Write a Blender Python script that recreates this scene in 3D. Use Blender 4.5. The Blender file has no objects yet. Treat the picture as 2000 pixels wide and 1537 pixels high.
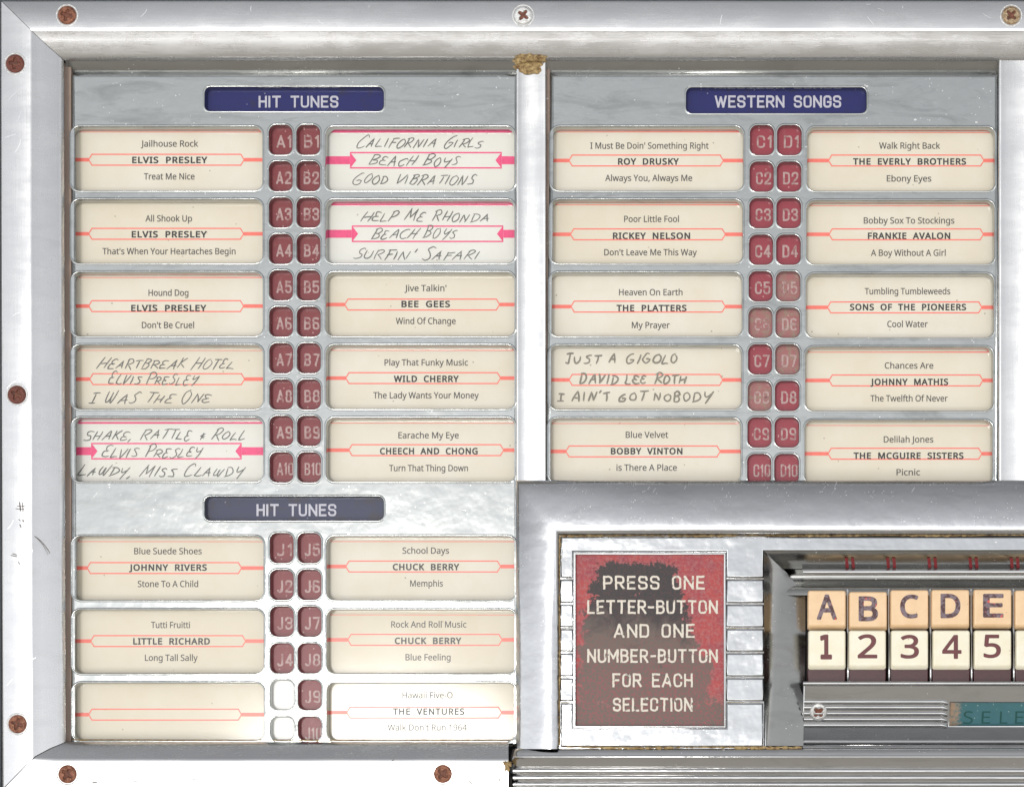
import bpy, bmesh, math, random, os
from mathutils import Vector, Matrix
from mathutils.geometry import tessellate_polygon
random.seed(7)

# ------------------------------------------------------------------ camera, sky, sun, exposure
S = 0.0002                 # metres per unit of the drawing (one unit = 0.2 mm)
D = 4000.0                 # camera distance from the title rack, in units
FX, FY = 1450.0, 1480.0    # the point of the front that lies straight before the camera
TILT = math.radians(30)    # the selector panel leans back
scene = bpy.context.scene
COL = scene.collection
ROT = Matrix.Translation((0, 0, 1.15)) @ Matrix.Rotation(-TILT, 4, 'X')

cam_d = bpy.data.cameras.new('camera')
cam = bpy.data.objects.new('camera', cam_d); COL.objects.link(cam)
cam_d.sensor_width = 36.0
cam_d.lens = 36.0 * D / 2000.0
cam_d.shift_x = (1000.0 - FX) / 2000.0
cam_d.shift_y = (FY - 768.5) / 2000.0
cam_d.clip_start = 0.01; cam_d.clip_end = 2000
cam.matrix_world = ROT @ Matrix.Translation(((FX-1000)*S, -D*S, (768.5-FY)*S)) @ Matrix.Rotation(math.pi/2, 4, 'X')
scene.camera = cam

GX, GY = 750.0, 1670.0     # where the sun glints off the flat metal
Lsun = (ROT.to_3x3() @ Vector((-(FX-GX), -D, (FY-GY)))).normalized()
sun_d = bpy.data.lights.new('sun', 'SUN')
sun_d.energy = 0.5; sun_d.angle = math.radians(10); sun_d.color = (1.0, 0.965, 0.91)
sun = bpy.data.objects.new('sun', sun_d); COL.objects.link(sun)
sun.rotation_euler = Lsun.to_track_quat('Z', 'Y').to_euler()
sun.location = Lsun * 5

world = bpy.data.worlds.new("World"); scene.world = world; world.use_nodes = True
wn = world.node_tree; wn.nodes.clear()
sky = wn.nodes.new('ShaderNodeTexSky'); sky.sky_type = 'NISHITA'; sky.sun_disc = False
sky.sun_elevation = math.asin(Lsun.z); sky.sun_rotation = math.atan2(Lsun.x, Lsun.y)
sky.air_density = 1.0; sky.dust_density = 0.3; sky.ozone_density = 1.0
hs = wn.nodes.new('ShaderNodeHueSaturation'); hs.inputs['Saturation'].default_value = 0.08
bg = wn.nodes.new('ShaderNodeBackground'); bg.inputs[1].default_value = 0.13
wo = wn.nodes.new('ShaderNodeOutputWorld')
wn.links.new(sky.outputs[0], hs.inputs['Color']); wn.links.new(hs.outputs[0], bg.inputs[0]); wn.links.new(bg.outputs[0], wo.inputs[0])
scene.view_settings.view_transform = 'Standard'; scene.view_settings.look = 'None'
scene.view_settings.gamma = 1; scene.view_settings.exposure = 0.82
scene.cycles.max_bounces = 10

# ------------------------------------------------------------------ helpers
def TP(px, py, d):
    """true drawing coordinates of a thing at depth d that is seen at picture point px, py"""
    t = (D + d) / D
    return FX + (px-FX)*t, FY + (py-FY)*t
def L3(X, Y, d): return Vector(((X-1000)*S, d*S, (768.5-Y)*S))
def P(px, py, d):
    X, Y = TP(px, py, d); return L3(X, Y, d)

def tag(o, label=None, cat=None, group=None, kind=None):
    for k, v in (('label', label), ('category', cat), ('group', group), ('kind', kind)):
        if v: o[k] = v
    return o
def finish(name, verts, faces, mat, parent=None, smooth=True, origin=None, smooth_from=0):
    me = bpy.data.meshes.new(name)
    if origin is not None: verts = [Vector(v) - origin for v in verts]
    me.from_pydata([tuple(v) for v in verts], [], faces)
    bm = bmesh.new(); bm.from_mesh(me); bmesh.ops.recalc_face_normals(bm, faces=bm.faces[:]); bm.to_mesh(me); bm.free()
    if smooth: me.polygons.foreach_set('use_smooth', [i >= smooth_from for i in range(len(me.polygons))])
    me.materials.append(mat)
    o = bpy.data.objects.new(name, me); COL.objects.link(o)
    if parent is not None: o.parent = parent
    if origin is not None: o.location = origin
    return o
def empty(name, loc=(0, 0, 0)):
    o = bpy.data.objects.new(name, None); COL.objects.link(o); o.location = loc; o.empty_display_size = .01
    return o
def loft_data(rows, V, F, closed=False):
    b = len(V); n = len(rows[0])
    for r in rows: V.extend(r)
    for i in range(len(rows)-1):
        for j in range(n if closed else n-1):
            j2 = (j+1) % n
            F.append((b+i*n+j, b+i*n+j2, b+(i+1)*n+j2, b+(i+1)*n+j))
def loft(name, rows, mat, parent=None, closed=False, caps=False):
    V, F = [], []; loft_data(rows, V, F, closed)
    if caps:
        n = len(rows[0]); F.append(tuple(range(n))); F.append(tuple(len(V)-n+i for i in range(n)))
    return finish(name, V, F, mat, parent)
def rrect(x0, y0, x1, y1, r, n=6, tr=None):
    """rounded rectangle; tr: radius per corner (tl, tr, br, bl)"""
    R = tr or (r, r, r, r); pts = []
    for (cx, cy, a, q) in ((x0, y0, 180, 0), (x1, y0, 270, 1), (x1, y1, 0, 2), (x0, y1, 90, 3)):
        rr = R[q]; ox = cx + (rr if q in (0, 3) else -rr); oy = cy + (rr if q in (0, 1) else -rr)
        if rr < .01: pts.append((cx, cy)); continue
        for k in range(n+1):
            t = math.radians(a + 90*k/n); pts.append((ox + rr*math.cos(t), oy + rr*math.sin(t)))
    return pts
def area(p): return sum(p[i][0]*p[(i+1) % len(p)][1] - p[(i+1) % len(p)][0]*p[i][1] for i in range(len(p)))/2
def offs(p, d):
    """offset a loop outward by d (inward when negative)"""
    sgn = 1 if area(p) > 0 else -1; n = len(p); out = []
    for i in range(n):
        a, b, c = Vector(p[i-1]), Vector(p[i]), Vector(p[(i+1) % n])
        e1 = (b-a).normalized(); e2 = (c-b).normalized()
        n1 = Vector((e1.y, -e1.x))*sgn; n2 = Vector((e2.y, -e2.x))*sgn
        m = n1+n2; q = m.dot(n1)
        m = m/q if q > .2 else n1
        out.append((b.x+m.x*d, b.y+m.y*d))
    return out
def fill(loops):
    """triangles over a loop with holes; indices run through the loops in order"""
    return [tuple(t) for t in tessellate_polygon([[Vector((x, y, 0)) for x, y in l] for l in loops])]
SOFT = [(9, 0), (6.5, .5), (4.5, 1.3), (2.8, 2.8), (1.4, 5), (.5, 8), (0, 12)]
CRISP = [(2.2, 0), (1.4, .25), (.7, .8), (.2, 1.5), (0, 2.4)]
def plate(name, outer, holes, d, mat, parent=None, prof=CRISP, oprof=None, thick=20, true=False, origin=None, bend=None):
    """a plate with a bevelled rim round its outline and round every hole"""
    oprof = oprof or prof
    conv = (lambda l: l) if true else (lambda l: [TP(x, y, d) for x, y in l])
    loops = [conv(outer)] + [conv(h) for h in holes]
    pr = [oprof] + [prof]*len(holes); sg = [-1] + [1]*len(holes)
    tops = [offs(l, s*p[0][0]) for l, p, s in zip(loops, pr, sg)]
    V = [L3(x, y, d) for l in tops for x, y in l]
    F = fill(tops); nf = len(F)
    for l, p, s in zip(loops, pr, sg):
        rows = []
        for b, dd in list(p) + [(0, thick)]:
            rows.append([L3(x, y, d+dd) for x, y in offs(l, s*b)])
        loft_data(rows, V, F, closed=True)
    return finish(name, V, F, mat, parent, True, origin, smooth_from=nf)
def flat(name, loops, d, mat, parent=None, origin=None, true=False):
    ls = loops if true else [[TP(x, y, d) for x, y in l] for l in loops]
    V = [L3(x, y, d) for l in ls for x, y in l]
    return finish(name, V, fill(ls), mat, parent, False, origin)
def smooth_line(pts, k=4):
    if len(pts) < 3: return [Vector(p) for p in pts]
    P_ = [Vector(p) for p in pts]; P_ = [P_[0]*2-P_[1]] + P_ + [P_[-1]*2-P_[-2]]; out = []
    for i in range(1, len(P_)-2):
        a, b, c, e = P_[i-1:i+3]
        for j in range(k):
            t = j/k
            out.append(.5*((2*b)+(c-a)*t+(2*a-5*b+4*c-e)*t*t+(3*b-a-3*c+e)*t**3))
    out.append(P_[-2]); return out
def ribbon_data(pts, w, d, V, F, taper=.35):
    pts = [Vector(p) for p in pts]; b = len(V); n = len(pts)
    if n < 2: return
    for i, p in enumerate(pts):
        t = (pts[min(i+1, n-1)]-pts[max(i-1, 0)])
        t = t.normalized() if t.length > 1e-6 else Vector((1, 0))
        k = w/2*(1-taper*abs(2*i/(n-1)-1)**3)
        N = Vector((-t.y, t.x))*k
        for q in (p+N, p-N):
            X, Y = TP(q.x, q.y, d); V.append(L3(X, Y, d))
    for i in range(n-1): F.append((b+2*i, b+2*i+1, b+2*i+3, b+2*i+2))

# type
FONTS = {}
def font(k):
    if k not in FONTS:
        FONTS[k] = None
        try:
            fp = os.path.join(bpy.utils.resource_path('LOCAL'), 'datafiles', 'fonts', {'sans': 'NotoSansHebrew-Regular.woff2', 'mono': 'DejaVuSansMono.woff2'}[k])
            if os.path.exists(fp): FONTS[k] = bpy.data.fonts.load(fp)
        except Exception: pass
    return FONTS[k]
_tc = {}
def glyphs(s, bold=0.0, track=1.0, fnt='sans'):
    key = (s, bold, track, fnt)
    if key not in _tc:
        c = bpy.data.curves.new('type', 'FONT'); c.body = s; c.resolution_u = 3
        if font(fnt): c.font = font(fnt)
        c.space_character = track
        o = bpy.data.objects.new('type', c); COL.objects.link(o)
        dg = bpy.context.evaluated_depsgraph_get()
        me = bpy.data.meshes.new_from_object(o.evaluated_get(dg))
        V = [(v.co.x, v.co.y, 0) for v in me.vertices]; F = [tuple(p.vertices) for p in me.polygons]
        if bold:   # heavier type: a stroke laid along every outline, just behind the face
            seen = {}
            for f in F:
                for i in range(len(f)):
                    e = (f[i], f[(i+1) % len(f)]); k = tuple(sorted(e)); seen[k] = seen.get(k, 0) + 1
            n0 = 0
            for (a, b), cnt in seen.items():
                if cnt != 1: continue
                p, q = Vector(V[a][:2]), Vector(V[b][:2]); t = q-p
                if t.length < 1e-5: continue
                t.normalize(); m = Vector((-t.y, t.x))*bold; e_ = t*bold*.5; z = .04 + .03*(n0 % 4); n0 += 1; i0 = len(V)
                V += [(*(p-e_+m), z), (*(q+e_+m), z), (*(q+e_-m), z), (*(p-e_-m), z)]; F.append((i0, i0+1, i0+2, i0+3))
        bpy.data.objects.remove(o); bpy.data.curves.remove(c); bpy.data.meshes.remove(me)
        _tc[key] = (V, F)
    return _tc[key]
def text(name, s, x0, x1, yt, yb, d, mat, parent, bold=0.0, track=1.0, origin=None, cap=None, rot=0.0, thick=0, fnt='sans'):
    """letters whose outline box fills x0..x1; capitals run from yt to yb"""
    V, F = glyphs(s, bold, track, fnt)
    mx0, mx1 = min(v[0] for v in V), max(v[0] for v in V)
    H = glyphs('H', 0.0, 1.0, fnt)[0]; h0, h1 = min(v[1] for v in H), max(v[1] for v in H)
    out = []; cx, cy = (x0+x1)/2, (yt+yb)/2
    for (x, y, lz) in V:
        px = x0 + (x-mx0)/(mx1-mx0)*(x1-x0); py = yb - (y-h0)/(h1-h0)*(yb-yt)
        px, py = px - (py-cy)*0 , py + (px-cx)*rot
        out.append(P(px, py, d+lz))
    if False:
        n = len(out); out2 = out + [v + Vector((0, thick*S, 0)) for v in out]
        F2 = list(F); cnt = {}
        for f in F:
            for i in range(len(f)):
                e = (f[i], f[(i+1) % len(f)]); cnt[e] = 1
        for e in cnt:
            if (e[1], e[0]) not in cnt: F2.append((e[0], e[1], e[1]+n, e[0]+n))
        out, F = out2, F2
    return finish(name, out, F, mat, parent, False, origin)

# pen letters: strokes on a unit box, x right, y up; 'c' strokes are curved
G = {
 'A': (.75, [[(0, 0), (.42, 1)], [(.42, 1), (.62, 0)], [(.12, .4), (.66, .42)]]),
 'B': (.7, [[(.05, 0), (.12, 1)], ['c', (.0, .95), (.4, 1.02), (.62, .8), (.4, .58), (.15, .52)], ['c', (.15, .52), (.5, .5), (.62, .25), (.4, .02), (-.02, 0)]]),
 'C': (.7, [['c', (.68, .85), (.5, 1), (.2, .8), (.02, .4), (.15, .05), (.4, 0), (.68, .15)]]),
 'D': (.72, [[(.1, 0), (.14, 1)], ['c', (0, 1), (.4, .98), (.68, .6), (.5, .15), (.02, 0)]]),
 'E': (.62, [['c', (.6, .9), (.3, 1), (.1, .85), (.22, .55), (.42, .52)], ['c', (.3, .53), (.05, .45), (.02, .12), (.25, 0), (.62, .1)]]),
 'F': (.62, [[(.08, 0), (.16, 1)], [(.05, .98), (.7, 1.02)], [(.1, .52), (.52, .54)]]),
 'G': (.75, [['c', (.66, 1.0), (.4, .95), (.08, .6), (.05, .2), (.3, 0), (.6, .15), (.68, .42)], ['c', (.68, .42), (.45, .45), (.3, .4)]]),
 'H': (.75, [[(.0, 0), (.2, 1)], [(.55, 0), (.7, 1)], [(.08, .48), (.66, .52)]]),
 'I': (.3, [[(.1, 0), (.16, 1)]]),
 'J': (.6, [[(.05, 1), (.7, 1)], ['c', (.4, 1), (.42, .3), (.3, .02), (.02, .12)]]),
 'K': (.68, [[(.05, 0), (.12, 1)], [(.66, .95), (.12, .45)], [(.22, .5), (.7, 0)]]),
 'L': (.6, [['c', (.16, 1), (.08, .5), (.02, .08), (.08, .02), (.35, .02), (.64, .08)]]),
 'M': (.95, [[(.0, 0), (.2, 1)], [(.2, 1), (.4, .2)], [(.4, .2), (.78, 1)], [(.78, 1), (.82, 0)]]),
 'N': (.75, [[(.0, 0), (.12, .95)], [(.12, .95), (.52, .05)], [(.52, .05), (.7, 1)]]),
 'O': (.65, [['c', (.38, 1), (.1, .8), (.02, .3), (.25, 0), (.52, .2), (.6, .65), (.38, 1)]]),
 'P': (.65, [[(.04, 0), (.14, 1)], ['c', (.0, .9), (.35, 1.03), (.65, .85), (.5, .55), (.12, .45)]]),
 'R': (.7, [[(.02, 0), (.14, 1)], ['c', (.0, .9), (.35, 1.03), (.62, .82), (.45, .55), (.14, .48)], [(.2, .48), (.68, 0)]]),
 'S': (.62, [['c', (.62, .9), (.4, 1), (.15, .82), (.25, .6), (.48, .4), (.5, .12), (.25, 0), (.0, .1)]]),
 'T': (.6, [[(.3, 0), (.36, 1)], [(.0, .97), (.72, 1.02)]]),
 'U': (.68, [['c', (.1, 1), (.02, .4), (.12, .03), (.35, .0), (.58, .35), (.66, 1)]]),
 'V': (.65, [[(.06, 1), (.2, 0)], [(.2, 0), (.66, 1)]]),
 'W': (.9, [['c', (.06, .95), (.02, .4), (.15, .02), (.35, .2), (.45, .8)], ['c', (.45, .8), (.45, .2), (.6, 0), (.78, .4), (.88, 1)]]),
 'Y': (.68, [['c', (.06, 1), (.1, .55), (.3, .45), (.62, .75)], ['c', (.7, 1), (.5, .3), (.3, -.3)]]),
 ',': (.28, [[(.16, .1), (.02, -.25)]]), "'": (.25, [[(.16, 1.1), (.05, .8)]]),
 '&': (.5, [['c', (.4, .65), (.1, .4), (.35, .2), (.45, .1)], [(.25, .75), (.2, 0)], [(.0, .35), (.5, .4)]]),
 'z': (.55, [[(.05, 1), (.6, 1)], [(.3, 1), (.28, 0)], [(.0, 0), (.55, 0)]]),
}
def pen(name, s, x0, x1, yt, yb, d, mat, parent, w=1.9, slant=.42, origin=None, first=1.35, jit=.10):
    """capitals written by hand; each word's first letter a little taller"""
    items = []; x = 0; start = True
    for ch in s:
        if ch == ' ': x += .62; start = True; continue
        wd, st = G[ch]; k = first if start and ch not in "z&" else 1.0
        items.append((x, k, st)); x += (wd*(k*.5+.5)) + .2; start = False
    V, F = [], []; raw = []
    for (ox, k, st) in items:
        dy = random.uniform(-.10, .10); sv = random.uniform(.84, 1.14); sh_ = random.uniform(.88, 1.14); ss = random.uniform(-.12, .12)
        for s_ in st:
            cur = s_[0] == 'c'; pts = s_[1:] if cur else s_
            q = [Vector((ox + a*(k*.4+.6)*sh_ + ss*b + random.uniform(-jit, jit)*.5, b*k*sv + dy + random.uniform(-jit, jit)*.8)) for a, b in pts]
            if not cur:
                m = (q[0]+q[1])/2; n_ = q[1]-q[0]; q = [q[0], m + Vector((-n_.y, n_.x))*random.uniform(-.05, .05), q[1]]
            q = [Vector((p.x + slant*p.y, p.y)) for p in smooth_line(q, 4)]
            raw.append(q)
    mx0 = min(p.x for q in raw for p in q); mx1 = max(p.x for q in raw for p in q)
    for q in raw:
        pts = [Vector((x0 + (p.x-mx0)/(mx1-mx0)*(x1-x0), yb - p.y*(yb-yt))) for p in q]
        ribbon_data(pts, w*random.uniform(.85, 1.15), d - .04*(len(V) % 23)/4, V, F)
    return finish(name, V, F, mat, parent, False, origin)

# sign letters of even stroke: lines with rounded corners; a third value 0 keeps a corner sharp
def _gothic():
    w = .5
    O = [[(w/2, 1), (w, 1), (w, 0), (0, 0), (0, 1), (w/2, 1)]]
    q = {'A': (.58, [[(0, 0), (.29, 1)], [(.29, 1), (.58, 0)], [(.1, .27), (.48, .27)]]),
     'B': (w, [[(0, 0), (0, 1)], [(0, 1), (.47, 1), (.47, .53), (0, .53)], [(0, .53), (w, .53), (w, 0), (0, 0)]]),
     'C': (w, [[(w, .7), (w, 1), (0, 1), (0, 0), (w, 0), (w, .3)]]), 'D': (w, [[(0, 0), (0, 1)], [(0, 1), (w, 1), (w, 0), (0, 0)]]),
     'E': (.45, [[(0, 0), (0, 1)], [(0, 1), (.45, 1)], [(0, .52), (.38, .52)], [(0, 0), (.45, 0)]]), 'F': (.45, [[(0, 0), (0, 1)], [(0, 1), (.45, 1)], [(0, .52), (.38, .52)]]),
     'G': (w, [[(w, .7), (w, 1), (0, 1), (0, 0), (w, 0), (w, .46)], [(w, .46), (.28, .46)]]), 'H': (w, [[(0, 0), (0, 1)], [(w, 0), (w, 1)], [(0, .52), (w, .52)]]),
     'I': (.02, [[(0, 0), (0, 1)]]), 'J': (.36, [[(.36, 1), (.36, 0), (0, 0), (0, .12)]]), 'L': (.42, [[(0, 0), (0, 1)], [(0, 0), (.42, 0)]]),
     'M': (.7, [[(0, 0), (0, 1)], [(0, 1), (.35, .3)], [(.35, .3), (.7, 1)], [(.7, 1), (.7, 0)]]), 'N': (.54, [[(0, 0), (0, 1)], [(0, 1), (.54, 0)], [(.54, 0), (.54, 1)]]),
     'O': (w, O), '0': (w, O), 'P': (w, [[(0, 0), (0, 1)], [(0, 1), (w, 1), (w, .45), (0, .45)]]),
     'R': (w, [[(0, 0), (0, 1)], [(0, 1), (w, 1), (w, .48), (0, .48)], [(.24, .48), (.52, 0)]]),
     'S': (w, [[(w, .75), (w, 1), (0, 1), (0, .54), (w, .5), (w, 0), (0, 0), (0, .25)]]), 'T': (.54, [[(.27, 0), (.27, 1)], [(0, 1), (.54, 1)]]),
     'U': (w, [[(0, 1), (0, 0), (w, 0), (w, 1)]]), 'W': (.8, [[(0, 1), (.2, 0)], [(.2, 0), (.4, .9)], [(.4, .9), (.6, 0)], [(.6, 0), (.8, 1)]]),
     '-': (.34, [[(0, .48), (.34, .48)]]), '1': (.2, [[(.16, 0), (.16, 1)], [(.16, 1), (0, .8)]]), '2': (w, [[(0, .7), (0, 1), (w, 1), (w, .6), (.02, .05)], [(0, 0), (w, 0)]]),
     '3': (w, [[(0, .78), (0, 1), (w, 1), (w, .53), (.2, .53)], [(.2, .53), (w, .53), (w, 0), (0, 0), (0, .22)]]), '4': (w, [[(.38, 0), (.38, 1)], [(.38, 1), (0, .28)], [(0, .28), (.52, .28)]]),
     '5': (w, [[(.46, 1), (.03, 1)], [(.03, 1), (.02, .52)], [(.0, .56), (w, .66), (w, 0), (0, 0), (0, .22)]]), '6': (w, [[(w*.9, .93), (w*.6, 1), (0, 1), (0, 0), (w, 0), (w, .54), (.04, .54)]]),
     '7': (w, [[(0, 1), (w, 1)], [(w, 1), (.2, 0)]]), '8': (w, [[(.25, .53), (.03, .53), (.03, 1), (.47, 1), (.47, .53), (.25, .53)], [(.25, .53), (0, .53), (0, 0), (w, 0), (w, .53), (.25, .53)]]),
     '9': (w, [[(w*.1, .07), (w*.4, 0), (w, 0), (w, 1), (0, 1), (0, .46), (w*.92, .46)]]), ' ': (.36, [])}
    return q
GOTH = _gothic()
def rounded(p, r):
    p = [Vector(a) for a in p]; out = [p[0]]
    for i in range(1, len(p)-1):
        a, b, c = p[i-1], p[i], p[i+1]; la, lc = (a-b).length, (c-b).length
        k = min(r, la*.5 if i > 1 else la*.98, lc*.5 if i < len(p)-2 else lc*.98)
        s_, e_ = b+(a-b)/la*k, b+(c-b)/lc*k
        for j in range(7):
            t = j/6; out.append(s_*(1-t)**2 + b*2*t*(1-t) + e_*t*t)
    out.append(p[-1]); return out
def sign(name, s, x0, x1, yt, yb, d, mat, parent, w=3.0, gap=.24, origin=None, rough=0.0):
    yt += w/2; yb -= w/2; H = yb-yt
    items = []; x = 0
    for ch in s:
        wd, st = GOTH[ch]; items.append((x, wd, st)); x += wd + gap
    tot = x-gap; sx = (x1-x0-w)/tot
    V, F = [], []; k = 0
    for ox, wd, st in items:
        for q in st:
            pts = [Vector((x0+w/2+(ox+a)*sx, yb-b*H)) for a, b in q]
            pts = rounded(pts, .27*H)
            a, b = pts[0], pts[1]; pts[0] = a-(b-a).normalized()*w*.42
            a, b = pts[-1], pts[-2]; pts[-1] = a-(b-a).normalized()*w*.42
            if rough:
                fine = []
                for a, b in zip(pts[:-1], pts[1:]):
                    n_ = max(1, int((b-a).length/4)); fine += [a.lerp(b, i/n_) for i in range(n_)]
                pts = [p+Vector((random.uniform(-rough, rough), random.uniform(-rough, rough))) for p in fine+[pts[-1]]]
            ribbon_data(pts, w*random.uniform(.94, 1.06), d-.03*(k % 6), V, F, taper=0); k += 1
    return finish(name, V, F, mat, parent, False, origin)

# ------------------------------------------------------------------ materials
class NT:
    def __init__(s, name):
        s.m = bpy.data.materials.new(name); s.m.use_nodes = True; s.t = s.m.node_tree
        s.b = s.t.nodes['Principled BSDF']
        tc = s.t.nodes.new('ShaderNodeTexCoord')
        mp = s.t.nodes.new('ShaderNodeVectorMath'); mp.operation = 'SCALE'; mp.inputs['Scale'].default_value = 1/S
        s.t.links.new(tc.outputs['Object'], mp.inputs[0]); s.co = mp.outputs[0]
    def n(s, ty, **k):
        n = s.t.nodes.new(ty)
        for a, v in k.items(): setattr(n, a, v)
        return n
    def put(s, inp, v):
        if v is None: return
        if hasattr(v, 'links') or isinstance(v, bpy.types.NodeSocket): s.t.links.new(v, inp)
        else: inp.default_value = v
    def mapped(s, scale=(1, 1, 1), rot=(0, 0, 0), loc=(0, 0, 0)):
        m = s.n('ShaderNodeMapping'); s.t.links.new(s.co, m.inputs[0])
        m.inputs['Scale'].default_value = scale; m.inputs['Rotation'].default_value = rot; m.inputs['Location'].default_value = loc
        return m.outputs[0]
    def noise(s, scale, detail=4, rough=.5, co=None, dist=0):
        n = s.n('ShaderNodeTexNoise'); n.inputs['Scale'].default_value = scale; n.inputs['Detail'].default_value = detail
        n.inputs['Roughness'].default_value = rough; n.inputs['Distortion'].default_value = dist
        s.t.links.new(co or s.co, n.inputs['Vector']); return n.outputs['Fac']
    def ramp(s, v, a, b, lo=0.0, hi=1.0):
        n = s.n('ShaderNodeMapRange'); n.clamp = True
        s.put(n.inputs[0], v); n.inputs[1].default_value = a; n.inputs[2].default_value = b; n.inputs[3].default_value = lo; n.inputs[4].default_value = hi
        return n.outputs[0]
    def math(s, op, a, b=None):
        n = s.n('ShaderNodeMath', operation=op); s.put(n.inputs[0], a); s.put(n.inputs[1], b); return n.outputs[0]
    def mix(s, f, a, b):
        n = s.n('ShaderNodeMix', data_type='RGBA'); s.put(n.inputs[0], f); s.put(n.inputs[6], a); s.put(n.inputs[7], b); return n.outputs[2]
    def specks(s, cell, size, prob, seed=0.0, co=None):
        v = s.n('ShaderNodeTexVoronoi'); v.inputs['Scale'].default_value = 1/cell
        s.t.links.new(co or s.mapped(loc=(seed, 0, seed)), v.inputs['Vector'])
        sp = s.n('ShaderNodeSeparateColor'); s.t.links.new(v.outputs['Color'], sp.inputs[0])
        on = s.math('LESS_THAN', sp.outputs[0], prob)
        r = s.math('MULTIPLY', sp.outputs[1], size/cell)
        return s.math('MULTIPLY', on, s.math('LESS_THAN', v.outputs['Distance'], r))
    def streaks(s, rot, length, width, thr, seed):
        m = s.n('ShaderNodeMapping'); s.t.links.new(s.mapped(rot=(0, rot, 0)), m.inputs[0])
        m.inputs['Scale'].default_value = (1/length, .02, 1/width); m.inputs['Location'].default_value = (seed, 0, seed*2)
        co = m.outputs[0]
        return s.ramp(s.noise(1.0, 1, .4, co=co, dist=.3), thr, thr+.03)
    def bump(s, h, strength, dist=1.0, prev=None):
        n = s.n('ShaderNodeBump'); n.inputs['Strength'].default_value = strength; n.inputs['Distance'].default_value = dist*S
        s.put(n.inputs['Height'], h)
        if prev: s.t.links.new(prev, n.inputs['Normal'])
        return n.outputs[0]
    def set(s, **k):
        names = {'base': 'Base Color', 'metal': 'Metallic', 'rough': 'Roughness', 'normal': 'Normal', 'coat': 'Coat Weight', 'coatr': 'Coat Roughness', 'spec': 'Specular IOR Level', 'trans': 'Transmission Weight'}
        for a, v in k.items(): s.put(s.b.inputs[names[a]], v)
        return s.m
def own(t):
    """each object gets its own piece of the pattern"""
    oi = t.n('ShaderNodeObjectInfo')
    off = t.n('ShaderNodeVectorMath', operation='SCALE'); off.inputs['Scale'].default_value = 900
    cmb = t.n('ShaderNodeCombineXYZ'); t.t.links.new(oi.outputs['Random'], cmb.inputs[0]); t.t.links.new(oi.outputs['Random'], cmb.inputs[2])
    t.t.links.new(cmb.outputs[0], off.inputs[0])
    add = t.n('ShaderNodeVectorMath', operation='ADD'); t.t.links.new(t.co, add.inputs[0]); t.t.links.new(off.outputs[0], add.inputs[1])
    t.co = add.outputs[0]
    return oi.outputs['Random']
def C(r, g, b):
    f = lambda c: c/12.92 if c <= .04045 else ((c+.055)/1.055)**2.4
    return (f(r/255), f(g/255), f(b/255), 1)

def metal(name, base, rough, brush=None, dust=.05, scratch=True, ripple=.0, smear=.10, grime=None, dustsize=1.7, tarnish=.25):
    t = NT(name)
    big = t.noise(.012, 5, .6, co=t.mapped(scale=(.5, 1, 1.3))); mid = t.noise(.05, 5, .6, co=t.mapped(scale=(.45, 1, 1.5)))
    r = t.math('ADD', t.ramp(big, .35, .7, rough-smear*.5, rough+smear), t.ramp(mid, .4, .7, -.2*smear, .5*smear))
    col = t.mix(t.ramp(mid, .35, .75, 0, .25), base, tuple(c*.86 for c in base[:3])+(1,))
    nrm = None
    if brush:
        sc = (.012, .5, .9) if brush == 'x' else (.9, .5, .012)
        bn = t.noise(1.0, 4, .7, co=t.mapped(scale=sc))
        r = t.math('ADD', r, t.ramp(bn, .3, .7, -.04, .05))
        nrm = t.bump(bn, .10, .6, nrm)
    if ripple:
        nrm = t.bump(t.noise(.028, 2, .5), ripple, 7, nrm)
    fine = t.noise(.5, 3, .6); nrm = t.bump(fine, .06, .5, nrm)
    if scratch:   # rubbed, tarnished streaks and a few fine hairlines
        tn = t.noise(.02, 6, .65, co=t.mapped(scale=(.35, 1, 1.6), loc=(40, 0, 7)), dist=.8)
        tm = t.ramp(tn, .50, .68, 0, tarnish)
        col = t.mix(tm, col, tuple(c*.50 for c in base[:3])+(1,)); r = t.math('ADD', r, t.math('MULTIPLY', tm, .12))
        s1 = t.streaks(.9, 90, 1.2, .775, 3.0); s2 = t.streaks(-.2, 120, 1.1, .775, 11.0)
        sc_ = t.math('MAXIMUM', s1, s2)
        nrm = t.bump(sc_, .06, .4, nrm)
    met = 1.0
    if dust:
        a = t.specks(8, dustsize, dust*3.0, 1.0, co=t.mapped(scale=(.6, 1, 1))); b = t.specks(3.6, dustsize*.75, dust*3.2, 9.0)
        clump = t.ramp(t.noise(.018, 4, .65), .48, .62, 0, .75)
        dm = t.math('MULTIPLY', t.math('MAXIMUM', a, b), clump)
        col = t.mix(dm, col, (.70, .70, .69, 1)); met = t.math('SUBTRACT', 1.0, t.math('MULTIPLY', dm, .8)); r = t.math('ADD', r, t.math('MULTIPLY', dm, .3))
    if grime:
        g = t.ramp(t.noise(.05, 5, .65), grime, grime+.12)
        col = t.mix(g, col, C(120, 100, 70)); r = t.math('ADD', r, t.math('MULTIPLY', g, .25))
        met = t.math('MULTIPLY', met, t.ramp(g, 0, 1, 1, .3))
    return t.set(base=col, metal=met, rough=r, normal=nrm)

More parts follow.
